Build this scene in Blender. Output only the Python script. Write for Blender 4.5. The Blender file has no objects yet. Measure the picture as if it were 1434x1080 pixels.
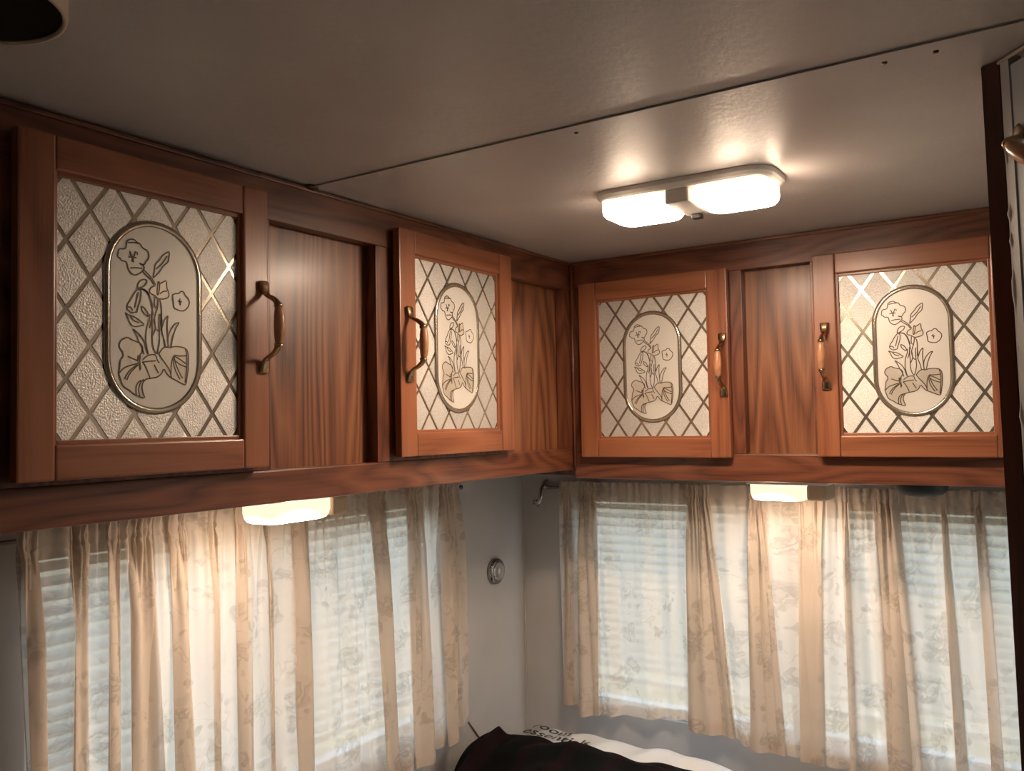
import bpy, bmesh, math, random
from mathutils import Vector, Matrix
R = math.radians
S = bpy.context.scene
COL = S.collection

# ------------------------------------------------------------------ camera
# world: left cabinet face is the plane x=0, rear cabinet face the plane y=0, z=0 at the lower edge of the left door glass
CAM = Vector((0.8495, -1.5158, 0.0130)); YAW, PITCH, ROLL, FPX = 0.5808, 0.0431, -0.0192, 1213.7
f = Vector((-math.sin(YAW)*math.cos(PITCH), math.cos(YAW)*math.cos(PITCH), math.sin(PITCH)))
r = Vector((math.cos(YAW), math.sin(YAW), 0)); u = r.cross(f)
rr = r*math.cos(ROLL) + u*math.sin(ROLL); uu = -r*math.sin(ROLL) + u*math.cos(ROLL)
cd = bpy.data.cameras.new('camera'); cam = bpy.data.objects.new('camera', cd); COL.objects.link(cam)
M3 = Matrix((rr, uu, -f)).transposed()
cam.matrix_world = Matrix.Translation(CAM) @ M3.to_4x4()
cd.sensor_fit = 'HORIZONTAL'; cd.sensor_width = 36; cd.lens = 36*FPX/1434; cd.clip_start = 0.01
S.camera = cam
# ------------------------------------------------------------------ light and exposure
S.view_settings.view_transform = 'Standard'; S.view_settings.look = 'None'
S.view_settings.gamma = 1; S.view_settings.use_curve_mapping = False
S.view_settings.exposure = 0.3
W = bpy.data.worlds.new('sky'); S.world = W; W.use_nodes = True
wn = W.node_tree.nodes; wl = W.node_tree.links
bg = wn['Background']
SKY_STRENGTH = 3.8
LAMP_CEILING, LAMP_SHELF = 150.0, 85.0
tc = wn.new('ShaderNodeTexCoord'); sp = wn.new('ShaderNodeSeparateXYZ'); cr = wn.new('ShaderNodeValToRGB')
wl.new(tc.outputs['Generated'], sp.inputs[0])
mr = wn.new('ShaderNodeMapRange'); mr.inputs['From Min'].default_value = -1; mr.inputs['From Max'].default_value = 1
wl.new(sp.outputs['Z'], mr.inputs['Value']); wl.new(mr.outputs[0], cr.inputs[0])
cr.color_ramp.elements[0].position = 0.0; cr.color_ramp.elements[0].color = (0.20, 0.22, 0.17, 1)
cr.color_ramp.elements[1].position = 1.0; cr.color_ramp.elements[1].color = (0.45, 0.72, 1.0, 1)
e = cr.color_ramp.elements.new(0.48); e.color = (0.30, 0.33, 0.28, 1)
e = cr.color_ramp.elements.new(0.52); e.color = (0.70, 0.86, 1.0, 1)
wl.new(cr.outputs[0], bg.inputs[0]); bg.inputs[1].default_value = SKY_STRENGTH
S.cycles.max_bounces = 10; S.cycles.transparent_max_bounces = 16
S.cycles.sample_clamp_indirect = 6.0

# ------------------------------------------------------------------ dimensions
ZC = 0.3321                     # ceiling
XL, YB = -0.28, 0.243           # left wall, rear wall (inner faces)
XR, YF, ZF = 1.45, -3.6, -1.55  # right wall, front wall behind the camera, floor
SEAM = -0.705
GW, GH = 0.2277, 0.27           # glass of a cabinet door
MS, MT, MB = 0.0368, 0.0348, 0.0348
TH = 0.018                      # doors stand proud by this

# ------------------------------------------------------------------ materials
def mat(name):
    m = bpy.data.materials.new(name); m.use_nodes = True
    nt = m.node_tree; return m, nt.nodes, nt.links, nt.nodes['Principled BSDF']
def setp(b, **k):
    for a, v in k.items():
        b.inputs[a.replace('_', ' ')].default_value = v
def ramp(n, stops):
    c = n.new('ShaderNodeValToRGB'); el = c.color_ramp.elements
    while len(el) > 1: el.remove(el[-1])
    el[0].position, el[0].color = stops[0][0], (*stops[0][1], 1)
    for p, col in stops[1:]:
        x = el.new(p); x.color = (*col, 1)
    return c
def bump(n, l, b, src, strength, dist=0.001):
    bp = n.new('ShaderNodeBump'); bp.inputs['Strength'].default_value = strength; bp.inputs['Distance'].default_value = dist
    l.new(src, bp.inputs['Height']); l.new(bp.outputs[0], b.inputs['Normal']); return bp
def plain(name, col, rough=0.5, metal=0.0, noise=0.0, nscale=60, bumps=0.0, **k):
    m, n, l, b = mat(name); setp(b, Base_Color=(*col, 1), Roughness=rough, Metallic=metal, **k)
    if noise or bumps:
        t = n.new('ShaderNodeTexCoord'); x = n.new('ShaderNodeTexNoise'); x.inputs['Scale'].default_value = nscale; x.inputs['Detail'].default_value = 5
        l.new(t.outputs['Object'], x.inputs['Vector'])
        if noise:
            c = ramp(n, [(0.3, tuple(v*(1-noise) for v in col)), (0.7, tuple(min(1, v*(1+noise)) for v in col))])
            l.new(x.outputs[0], c.inputs[0]); l.new(c.outputs[0], b.inputs['Base Color'])
        if bumps: bump(n, l, b, x.outputs[0], bumps)
    return m
def emit(name, col, s, rough=0.3):
    m, n, l, b = mat(name); setp(b, Base_Color=(0.9, 0.88, 0.8, 1), Roughness=rough, Emission_Color=(*col, 1), Emission_Strength=s); return m
def wood(name, axis, dark, mid, light, rings=34.0, rough=0.38, cath=1.0, shift=(0, 0, 0), coat=0.25):
    """oak: growth rings cut lengthwise (cathedral figure) with fine pores drawn out along the grain axis"""
    m, n, l, b = mat(name)
    t = n.new('ShaderNodeTexCoord'); oi = n.new('ShaderNodeObjectInfo')
    off = n.new('ShaderNodeVectorMath'); off.operation = 'MULTIPLY_ADD'
    cx = n.new('ShaderNodeCombineXYZ')
    for i in range(3): l.new(oi.outputs['Random'], cx.inputs[i])
    off.inputs[1].default_value = (0.7, 0.9, 1.3); l.new(cx.outputs[0], off.inputs[0]); l.new(t.outputs['Object'], off.inputs[2])
    add = n.new('ShaderNodeVectorMath'); add.operation = 'ADD'; add.inputs[1].default_value = shift
    l.new(off.outputs[0], add.inputs[0])
    def stretched(a, k):
        mp = n.new('ShaderNodeMapping'); sc = [k, k, k]; sc['xyz'.index(axis)] = a
        mp.inputs['Scale'].default_value = sc; l.new(add.outputs[0], mp.inputs['Vector']); return mp.outputs[0]
    lo = n.new('ShaderNodeTexNoise'); lo.inputs['Scale'].default_value = 1; lo.inputs['Detail'].default_value = 2.0; lo.inputs['Roughness'].default_value = 0.45
    l.new(stretched(1.6*cath, 9.0), lo.inputs['Vector'])
    mul = n.new('ShaderNodeMath'); mul.operation = 'MULTIPLY'; mul.inputs[1].default_value = rings; l.new(lo.outputs[0], mul.inputs[0])
    fr = n.new('ShaderNodeMath'); fr.operation = 'PINGPONG'; fr.inputs[1].default_value = 1.0; l.new(mul.outputs[0], fr.inputs[0])
    fine = n.new('ShaderNodeTexNoise'); fine.inputs['Scale'].default_value = 1; fine.inputs['Detail'].default_value = 4; l.new(stretched(9, 300), fine.inputs['Vector'])
    big = n.new('ShaderNodeTexNoise'); big.inputs['Scale'].default_value = 1; big.inputs['Detail'].default_value = 1; l.new(stretched(1.5, 22), big.inputs['Vector'])
    mx = n.new('ShaderNodeMath'); mx.operation = 'MULTIPLY_ADD'; mx.inputs[1].default_value = 0.50; l.new(fr.outputs[0], mx.inputs[0])
    m2 = n.new('ShaderNodeMath'); m2.operation = 'MULTIPLY_ADD'; m2.inputs[1].default_value = 0.62; l.new(fine.outputs[0], m2.inputs[0])
    m3 = n.new('ShaderNodeMath'); m3.operation = 'MULTIPLY_ADD'; m3.inputs[1].default_value = 0.6; m3.inputs[2].default_value = -0.38; l.new(big.outputs[0], m3.inputs[0])
    l.new(m3.outputs[0], m2.inputs[2]); l.new(m2.outputs[0], mx.inputs[2])
    c = ramp(n, [(0.06, dark), (0.40, mid), (0.85, light)]); l.new(mx.outputs[0], c.inputs[0]); l.new(c.outputs[0], b.inputs['Base Color'])
    setp(b, Roughness=rough, Coat_Weight=coat, Coat_Roughness=0.22)
    bump(n, l, b, fine.outputs[0], 0.12, 0.0006)
    return m

DK, MD, LT = (0.045, 0.012, 0.006), (0.135, 0.042, 0.020), (0.205, 0.072, 0.034)
OAK_H = wood('oak_rail', 'x', DK, MD, LT)
OAK_V = wood('oak_stile', 'z', DK, MD, LT)
OAK_P = wood('oak_panel', 'z', (0.065, 0.018, 0.008), (0.19, 0.068, 0.030), (0.31, 0.130, 0.060), cath=0.4, rings=34, rough=0.40)
DOOR_H = wood('door_rail_wood', 'x', (0.16, 0.050, 0.022), (0.27, 0.094, 0.042), (0.33, 0.124, 0.058), rings=14, rough=0.36)
DOOR_V = wood('door_stile_wood', 'z', (0.16, 0.050, 0.022), (0.27, 0.094, 0.042), (0.33, 0.124, 0.058), rings=14, rough=0.36)
DARKWOOD = wood('dark_trim_wood', 'z', (0.030, 0.008, 0.004), (0.075, 0.020, 0.010), (0.11, 0.032, 0.016), rings=10, rough=0.3)
BRASS = plain('antique_brass', (0.42, 0.28, 0.16), 0.24, 1.0, noise=0.25, nscale=90)
GRIP = plain('amber_grip', (0.42, 0.20, 0.10), 0.28, 0.0, noise=0.2, nscale=120)
CHROME = plain('brushed_chrome', (0.62, 0.60, 0.57), 0.25, 1.0)
MIRROR = plain('mirror_glass', (0.50, 0.44, 0.35), 0.22, 0.85)
LEAFM = plain('clear_leaf', (0.72, 0.67, 0.58), 0.28, 0.5)
LINE = plain('etched_line', (0.11, 0.08, 0.05), 0.4, 0.2)
PLASTIC = plain('cream_plastic', (0.62, 0.48, 0.33), 0.45)
WPLASTIC = plain('white_plastic', (0.88, 0.84, 0.78), 0.4)
BLACKP = plain('black_plastic', (0.012, 0.012, 0.013), 0.5)
def frosted():
    m, n, l, b = mat('pebbled_frost')
    t = n.new('ShaderNodeTexCoord'); v = n.new('ShaderNodeTexNoise'); v.inputs['Scale'].default_value = 520; v.inputs['Detail'].default_value = 3
    l.new(t.outputs['Object'], v.inputs['Vector'])
    c = ramp(n, [(0.3, (0.58, 0.57, 0.54)), (0.7, (0.84, 0.83, 0.80))]); l.new(v.outputs[0], c.inputs[0]); l.new(c.outputs[0], b.inputs['Base Color'])
    setp(b, Metallic=0.55, Roughness=0.33); bump(n, l, b, v.outputs[0], 0.95, 0.0014); return m
FROST = frosted()
OVALM = plain('smooth_frost', (0.70, 0.68, 0.63), 0.42, 0.2)
def ceiling_mat():
    m, n, l, b = mat('ceiling_vinyl')
    t = n.new('ShaderNodeTexCoord'); mp = n.new('ShaderNodeMapping'); mp.inputs['Scale'].default_value = (170, 90, 170)
    l.new(t.outputs['Object'], mp.inputs['Vector'])
    x = n.new('ShaderNodeTexNoise'); x.inputs['Scale'].default_value = 1; x.inputs['Detail'].default_value = 4; l.new(mp.outputs[0], x.inputs['Vector'])
    y = n.new('ShaderNodeTexNoise'); y.inputs['Scale'].default_value = 7; y.inputs['Detail'].default_value = 3; l.new(t.outputs['Object'], y.inputs['Vector'])
    c = ramp(n, [(0.3, (0.46, 0.425, 0.407)), (0.75, (0.535, 0.50, 0.482))]); l.new(y.outputs[0], c.inputs[0]); l.new(c.outputs[0], b.inputs['Base Color'])
    setp(b, Roughness=0.40, Specular_IOR_Level=0.5); bump(n, l, b, x.outputs[0], 0.5, 0.0012); return m
CEIL = ceiling_mat()
WALL = plain('wall_vinyl', (0.50, 0.485, 0.475), 0.55, 0, noise=0.05, nscale=8, bumps=0.05)
FLOORM = plain('floor_vinyl', (0.22, 0.17, 0.13), 0.5, 0, noise=0.2, nscale=20)
def cloth_mat(name='curtain_cloth', see=0.15, trans=0.40):
    """thin beige cotton with a faint printed grey-brown flower and leaf scroll, lets daylight through"""
    m, n, l, b = mat(name); n.remove(b); out = n['Material Output']
    uv = n.new('ShaderNodeUVMap')
    wob = n.new('ShaderNodeTexNoise'); wob.inputs['Scale'].default_value = 22; wob.inputs['Detail'].default_value = 2; l.new(uv.outputs[0], wob.inputs['Vector'])
    mixv = n.new('ShaderNodeVectorMath'); mixv.operation = 'MULTIPLY_ADD'; mixv.inputs[1].default_value = (0.075, 0.075, 0.075)
    l.new(wob.outputs['Color'], mixv.inputs[0]); l.new(uv.outputs[0], mixv.inputs[2])
    def vor(sc, rndm=1.0):
        v = n.new('ShaderNodeTexVoronoi'); v.inputs['Scale'].default_value = sc; v.inputs['Randomness'].default_value = rndm; l.new(mixv.outputs[0], v.inputs['Vector']); return v.outputs['Distance']
    def shape(src, a, c2, hi):
        q = ramp(n, [(0.0, (hi, hi, hi)), (a, (hi*0.8,)*3), (c2, (0, 0, 0))]); l.new(src, q.inputs[0]); return q.outputs[0]
    def op(kind, A, B):
        q = n.new('ShaderNodeMath'); q.operation = kind; l.new(A, q.inputs[0])
        if isinstance(B, float): q.inputs[1].default_value = B
        else: l.new(B, q.inputs[1])
        return q.outputs[0]
    big = shape(vor(13), 0.34, 0.40, 1.0)                 # flower heads
    inner = n.new('ShaderNodeTexNoise'); inner.inputs['Scale'].default_value = 75; inner.inputs['Detail'].default_value = 2; l.new(mixv.outputs[0], inner.inputs['Vector'])
    ir = ramp(n, [(0.40, (0.15, 0.15, 0.15)), (0.5, (0.85, 0.85, 0.85)), (0.62, (0.4, 0.4, 0.4))]); l.new(inner.outputs[0], ir.inputs[0])
    flower = op('MULTIPLY', big, ir.outputs[0])
    leaf = shape(vor(31, 0.9), 0.24, 0.30, 0.7)           # small leaves scattered in clusters
    clus = n.new('ShaderNodeTexNoise'); clus.inputs['Scale'].default_value = 9; l.new(uv.outputs[0], clus.inputs['Vector'])
    cr_ = ramp(n, [(0.46, (0, 0, 0)), (0.56, (1, 1, 1))]); l.new(clus.outputs[0], cr_.inputs[0])
    leaves = op('MULTIPLY', leaf, cr_.outputs[0])
    vine = n.new('ShaderNodeTexNoise'); vine.inputs['Scale'].default_value = 17; vine.inputs['Detail'].default_value = 2; l.new(mixv.outputs[0], vine.inputs['Vector'])
    vr = ramp(n, [(0.48, (0, 0, 0)), (0.50, (0.35, 0.35, 0.35)), (0.52, (0, 0, 0))]); l.new(vine.outputs[0], vr.inputs[0])
    vines = op('MULTIPLY', vr.outputs[0], cr_.outputs[0])
    pr = op('MAXIMUM', op('MAXIMUM', flower, leaves), vines)
    col = ramp(n, [(0.0, (0.80, 0.70, 0.60)), (0.5, (0.66, 0.57, 0.48)), (1.0, (0.50, 0.43, 0.36))]); l.new(pr, col.inputs[0])
    d = n.new('ShaderNodeBsdfDiffuse'); tr = n.new('ShaderNodeBsdfTranslucent'); tp = n.new('ShaderNodeBsdfTransparent')
    l.new(col.outputs[0], d.inputs[0]); l.new(col.outputs[0], tr.inputs[0]); tp.inputs[0].default_value = (0.95, 0.95, 0.93, 1)
    wv = n.new('ShaderNodeTexNoise'); wv.inputs['Scale'].default_value = 260; l.new(uv.outputs[0], wv.inputs['Vector'])
    bp = n.new('ShaderNodeBump'); bp.inputs['Strength'].default_value = 0.15; bp.inputs['Distance'].default_value = 0.001; l.new(wv.outputs[0], bp.inputs['Height'])
    l.new(bp.outputs[0], d.inputs['Normal'])
    m1 = n.new('ShaderNodeMixShader'); m1.inputs[0].default_value = trans; l.new(d.outputs[0], m1.inputs[1]); l.new(tr.outputs[0], m1.inputs[2])
    m2 = n.new('ShaderNodeMixShader'); m2.inputs[0].default_value = see; l.new(m1.outputs[0], m2.inputs[1]); l.new(tp.outputs[0], m2.inputs[2])
    l.new(m2.outputs[0], out.inputs['Surface']); return m
CLOTH = cloth_mat()
def pane_mat():
    m, n, l, b = mat('window_glass'); setp(b, Base_Color=(0.95, 0.98, 0.97, 1), Roughness=0.02, Transmission_Weight=1.0, IOR=1.45)
    lp = n.new('ShaderNodeBsdfTransparent'); g = n.new('ShaderNodeBsdfGlossy'); g.inputs['Roughness'].default_value = 0.02
    mx = n.new('ShaderNodeMixShader'); mx.inputs[0].default_value = 0.06; l.new(lp.outputs[0], mx.inputs[1]); l.new(g.outputs[0], mx.inputs[2])
    l.new(mx.outputs[0], n['Material Output'].inputs['Surface']); return m
PANE = pane_mat()
SLAT = plain('blind_slat', (0.80, 0.79, 0.75), 0.4)
ALU = plain('window_aluminium', (0.62, 0.62, 0.62), 0.4, 0.6)

# ------------------------------------------------------------------ mesh helpers
def link(o, parent=None):
    COL.objects.link(o)
    if parent: o.parent = parent
    return o
def finish(name, bm, mats, parent=None, smooth=False, loc=None):
    bmesh.ops.recalc_face_normals(bm, faces=bm.faces)
    me = bpy.data.meshes.new(name); bm.to_mesh(me); bm.free()
    for m in (mats if isinstance(mats, (list, tuple)) else [mats]): me.materials.append(m)
    if smooth: me.polygons.foreach_set('use_smooth', [True]*len(me.polygons))
    o = bpy.data.objects.new(name, me)
    if loc: o.location = loc
    return link(o, parent)
def box(bm, lo, hi, bev=0.0, mi=0, seg=2):
    b2 = bmesh.new(); bmesh.ops.create_cube(b2, size=1)
    c = [(a+b)/2 for a, b in zip(lo, hi)]; s = [abs(b-a) for a, b in zip(lo, hi)]
    for v in b2.verts: v.co = Vector([c[i]+v.co[i]*s[i] for i in range(3)])
    if bev: bmesh.ops.bevel(b2, geom=b2.edges[:], offset=bev, segments=seg, profile=0.6, affect='EDGES')
    merge(bm, b2, mi)
def merge(bm, b2, mi=0):
    mp = {v: bm.verts.new(v.co) for v in b2.verts}
    for f_ in b2.faces:
        nf = bm.faces.new([mp[v] for v in f_.verts]); nf.material_index = mi; nf.smooth = f_.smooth
    b2.free()
def boxo(name, lo, hi, m, parent=None, bev=0.0):
    bm = bmesh.new(); box(bm, lo, hi, bev); return finish(name, bm, m, parent)
def prism(bm, pts, a, b, axis=1, mi=0):
    """extrude 2D polygon pts from a to b along axis"""
    def P(p, t):
        q = list(p); q.insert(axis, t); return Vector(q)
    va = [bm.verts.new(P(p, a)) for p in pts]; vb = [bm.verts.new(P(p, b)) for p in pts]
    k = len(pts); fs = [bm.faces.new(va), bm.faces.new(vb[::-1])]
    for i in range(k): fs.append(bm.faces.new((va[i], va[(i+1) % k], vb[(i+1) % k], vb[i])))
    for f_ in fs: f_.material_index = mi
    return fs
def lathe(bm, prof, seg=32, axis='z', mi=0, smooth=True):
    """prof: list of (radius, height)"""
    rings = []
    for rad, h in prof:
        ring = []
        for i in range(seg):
            a = 2*math.pi*i/seg; p = (rad*math.cos(a), rad*math.sin(a), h)
            if axis == 'x': p = (p[2], p[0], p[1])
            if axis == 'y': p = (p[0], p[2], p[1])
            ring.append(bm.verts.new(p))
        rings.append(ring)
    for A, B in zip(rings, rings[1:]):
        for i in range(seg):
            f_ = bm.faces.new((A[i], A[(i+1) % seg], B[(i+1) % seg], B[i])); f_.smooth = smooth; f_.material_index = mi
    for rg in (rings[0], rings[-1]):
        f_ = bm.faces.new(rg); f_.material_index = mi
def tube(bm, pts, rads, seg=10, flat=None, side=Vector((1, 0, 0)), mi=0):
    """sweep an ellipse (half-width along side = flat[i] or rads[i]) along pts"""
    rings = []
    for i, p in enumerate(pts):
        p = Vector(p); a = Vector(pts[max(i-1, 0)]); b = Vector(pts[min(i+1, len(pts)-1)]); t = (b-a).normalized()
        s = (side - t*side.dot(t)).normalized(); n2 = t.cross(s)
        w = flat[i] if flat else rads[i]
        rings.append([bm.verts.new(p + s*w*math.cos(2*math.pi*k/seg) + n2*rads[i]*math.sin(2*math.pi*k/seg)) for k in range(seg)])
    for A, B in zip(rings, rings[1:]):
        for k in range(seg):
            f_ = bm.faces.new((A[k], A[(k+1) % seg], B[(k+1) % seg], B[k])); f_.smooth = True; f_.material_index = mi
    for rg in (rings[0], rings[-1]): bm.faces.new(rg).material_index = mi
def rrect(w, h, rad, k=6):
    pts = []
    for cx, cy, a0 in ((w/2-rad, h/2-rad, 0), (-w/2+rad, h/2-rad, 90), (-w/2+rad, -h/2+rad, 180), (w/2-rad, -h/2+rad, 270)):
        for i in range(k+1):
            a = R(a0+90*i/k); pts.append((cx+rad*math.cos(a), cy+rad*math.sin(a)))
    return pts
def dome(bm, levels, mi=0, smooth=True):
    """loft closed loops (lists of 3D points), cap both ends"""
    rings = [[bm.verts.new(p) for p in lv] for lv in levels]; k = len(rings[0])
    for A, B in zip(rings, rings[1:]):
        for i in range(k):
            f_ = bm.faces.new((A[i], A[(i+1) % k], B[(i+1) % k], B[i])); f_.smooth = smooth; f_.material_index = mi
    for rg in (rings[0], rings[-1]): bm.faces.new(rg).material_index = mi
def tag(o, label, cat, group=None):
    o['label'] = label; o['category'] = cat
    if group: o['group'] = group
    return o
def thing(name, label, cat, loc=(0, 0, 0), rz=0, group=None):
    o = bpy.data.objects.new(name, None); o.location = loc; o.rotation_euler = (0, 0, rz); o.empty_display_size = 0.05
    return tag(link(o), label, cat, group)
def struct(o, label=None):
    o['kind'] = 'structure'
    if label: o['label'] = label
    return o
ENGRAVED_LINES = [
    '-34.2,78.1 -30.4,81 -25.6,81.6 -22.9,79 -18.5,78.2 -15.8,73.7 -9.7,72.1 -7.7,67.4 -8.8,62.6 -11.9,59.7 -12.5,57.1 -15.8,55.1 -20.7,56.9 -15.8,56.1 -13.3,52.9 -14.7,49.7 -19.6,45.5 -25.1,42.8 -29.9,45.1 -33.1,49.6 -33.7,55 -36.3,56.6 -40.5,56.5 -41.6,59.2 -44.7,59.8 -44,64.8 -43.2,68.8 -38.4,69.1 -35.2,70.6 -34.2,75.7 -34.2,78.1',
    '-30.4,50 -24,51.4 -16.3,51.5',
    '-33.1,76.8 -25.1,78.2 -20.7,77.9',
    '-30.4,67.9 -28.3,63.2 -26.7,59.5 -26.1,56.6',
    '-24,68.9 -25.6,63.6 -27.8,57.3',
    '-32.6,61.6 -28.3,62.2 -22.9,62',
    '-22.3,68.6 -21.8,65.2',
    '-3,43.2 -1.3,51 -0.7,58.2 4.9,63.6 8.4,69.3 14.2,73.8 17.4,74.8 16.7,69 15.9,63.2 9.5,58.2 4.9,50.9 -0.8,45 -3,43.2',
    '0.4,53.3 4.9,57 9.5,61.8 14.2,69.6',
    '-15.8,48.5 -10.8,44.2 -5.8,41.3 -1.9,35.7',
    '-13.6,49.9 -7.5,45.1 -3,40.7 -0.2,35.9',
    '-21.8,29.3 -21.3,34.3 -18,38.7 -13.1,40.4 -9.7,38.8 -12.5,33.9 -16.9,30.9 -21.8,29.3',
    '-21.8,28.3 -26.2,22.8 -29.4,16.5 -33.1,11.7 -34.2,6.2 -31.5,4 -28.3,2.3 -24,3.7 -22.4,3.4 -21.8,7.4 -19.1,14.7 -17.5,20.8 -17.5,27.8 -21.8,28.3',
    '-20.7,25.4 -22.9,16.2 -25.1,8.1',
    '-33.1,8.2 -29.4,8.6 -27.2,4.9',
    '-19.1,29.1 -13.1,28.8 -9.2,25.3 -6.4,19 -4.2,11.2 -3.1,2.2',
    '-17.5,29.8 -11.4,28.5 -7,23 -3.1,10.3',
    '-16.9,10.9 -16.9,6.9 -13.6,2.7 -8.7,-0.8 -9.2,4.1 -12.5,8.3 -16.9,10.9',
    '-35.8,1.6 -33.1,-2.6 -31,-8.3 -27.8,-11.5 -24,-12.1 -18.6,-10.7 -13.1,-9.2 -17.5,-6.1 -21.8,-3 -26.2,-1.4 -31.5,-0.5 -35.8,1.6',
    '-29.9,-1.3 -26.2,-5.9 -19.7,-7.3',
    '-0.2,34.9 -4.7,32.9 -7.5,29.5 -7,26 -3,24.5 0.3,23.3',
    '5.5,37.7 9.5,40.2 13.5,42.6 13.5,34.5 16.4,28.7 16.4,24.1 10.6,21.4 3.7,20.6 0.3,22.8',
    '2.6,37.3 3.8,40.5 5.1,37.6 4.3,29.4 2.6,24.1 1.5,27 2.6,37.3',
    '4.9,26.4 9.5,30 14.1,30.5',
    '-0.8,22.7 -1.9,13.4 0.3,9.6',
    '3.2,20.1 2.6,11.9 -0.8,2.4 -2,-3.8 0.3,-11.7',
    '4.9,19.7 7.1,14.4 7.1,1.1 6.5,-9.1',
    '-4.2,6.1 -4.8,-4 -7.6,-12.3',
    '21.1,27.2 24.6,29.1 29.3,29.7 31.7,32.6 35.9,32 37.1,28.5 41.3,25.8 43.1,21.3 41.3,15.8 36.5,11.1 31.7,10.1 25.7,11.6 22.8,12.9 22.2,19 21.1,27.2',
    '28.1,21.7 31.7,20 30.5,16.8',
    '30.5,24.1 29.9,19.9 32.9,21.2',
    '-7,3.2 -8,-4.3 -11.1,-12 -12.2,-25.1 -10.6,-34.3 -9.1,-40.3',
    '-3.9,3.5 -4.4,-5.9 -3.9,-15.2 -4.4,-24.6 -2.9,-33.8 0.8,-40.2',
    '4.5,4.3 4,-5.2 4.5,-13.6 5,-23.9 3.4,-33.4 1.3,-40.1',
    '-0.2,-12.1 2.4,-14.2 5,-14.5',
    '-1.3,-1.8 -0.7,-7.4 -0.2,-12.1 -3.4,-19.8',
    '6.7,4.5 7.7,-4.8 7.1,-14.3 10.3,-22.6 11.9,-31',
    '15.2,3.4 10.9,-0.8 8.8,-7.6 6.6,-13.4',
    '15.2,3.4 14.1,-7.1 14.6,-18.5 15.7,-30.8',
    '29.3,-3 24.4,-4.3 19.5,-10.5 15.7,-17.5 15.1,-26.1 16.2,-31.7',
    '29.3,-3 24.9,-10.1 21.6,-18.9 20,-25.8 18.9,-31.5',
    '-26.8,-14.7 -22.3,-17.6 -17.3,-21.8 -13.2,-28 -10.6,-38 -9.1,-40.7',
    '-26.8,-14.7 -23.3,-20.4 -20.3,-27.5 -16.2,-34.7 -14.2,-41',
    '-38.2,-44.2 -38.7,-39.7 -42.1,-36.2 -43,-32.7 -41.1,-28 -37.2,-25.5 -32.8,-23.8 -28.3,-26.3 -22.3,-28.1 -18.3,-29.2 -15.2,-33.7 -16.2,-38.4 -19.3,-42.2 -21.3,-47.8',
    '-38.2,-44.2 -41.6,-48.8 -42.1,-56.1 -43.5,-62.4 -41.1,-68.7 -39.6,-74 -36.2,-77.5 -31.3,-79.7 -26.3,-83.7 -20.3,-86.3 -12.7,-88.5 -15.3,-82.6 -16.8,-76.2 -15.3,-70.6 -11.2,-67.3',
    '-23.3,-84.6 -23.8,-77.3 -21.8,-71.7 -17.3,-68.8',
    '-19.3,-86.3 -20.8,-79 -18.8,-71.6 -14.2,-67.8',
    '-33.3,-43.9 -27.3,-46.3 -21.3,-48.3',
    '-43,-62.4 -38.2,-56.8 -31.3,-53.8 -21.3,-51.1',
    '-36.7,-68.5 -34.2,-63 -29.3,-57.4 -22.3,-52.5',
    '-34.2,-69.3 -31.3,-62.9 -26.3,-57.2 -20.8,-52.4',
    '-21.3,-42.3 -21.8,-47.9 -19.8,-52.4 -18.8,-58.8',
    '-18.3,-42.2 -19.3,-48.7 -17.8,-56.9',
    '-15.2,-46.6 -11.1,-42.7 -6,-40.6 0.3,-40.7 1.8,-46.7 4.4,-49.4',
    '-15.2,-49.4 -8.1,-48.1 0.2,-47.2',
    '-16.3,-49.4 -13.2,-52.1 -10.1,-58.4 -7.1,-65.7',
    '-11.2,-67.3 -4,-66.1 2.3,-64.9 7.6,-60.5 9.2,-55.8',
    '-1.9,-51.5 3.4,-60.7',
    '3.9,-39.1 8.7,-32.7 13,-31 17.3,-32.1 23.8,-29.8 35.9,-30.5 40.4,-34.1 41.5,-42.8 40.9,-55.4 39.2,-64.2 38,-72.9 32.5,-71.2 24.8,-67.5 18.3,-64.9 14,-61.2 10.3,-55.7',
    '3.9,-39.1 6.6,-43.6 12.9,-50.9 17.2,-56.4 19.4,-64.9',
    '37,-31.4 39.2,-39 39.2,-52.6 36.9,-70.1',
    '22.1,-40.9 19.4,-47.7 18.8,-56.3 18.8,-63.9',
    '22.7,-41.8 24.8,-49.4 29.2,-58.8 33.6,-65.3',
    '22.1,-40.9 29.2,-43.4 38.1,-48.8',
    '22.7,-39.9 30.3,-40.5 39.2,-39.5',
    '23.7,-45.6 30.3,-50.1 39.2,-52.6',
    '21.6,-43.8 22.6,-52.3 25.9,-59.9 30.3,-66.4',
]
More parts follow.
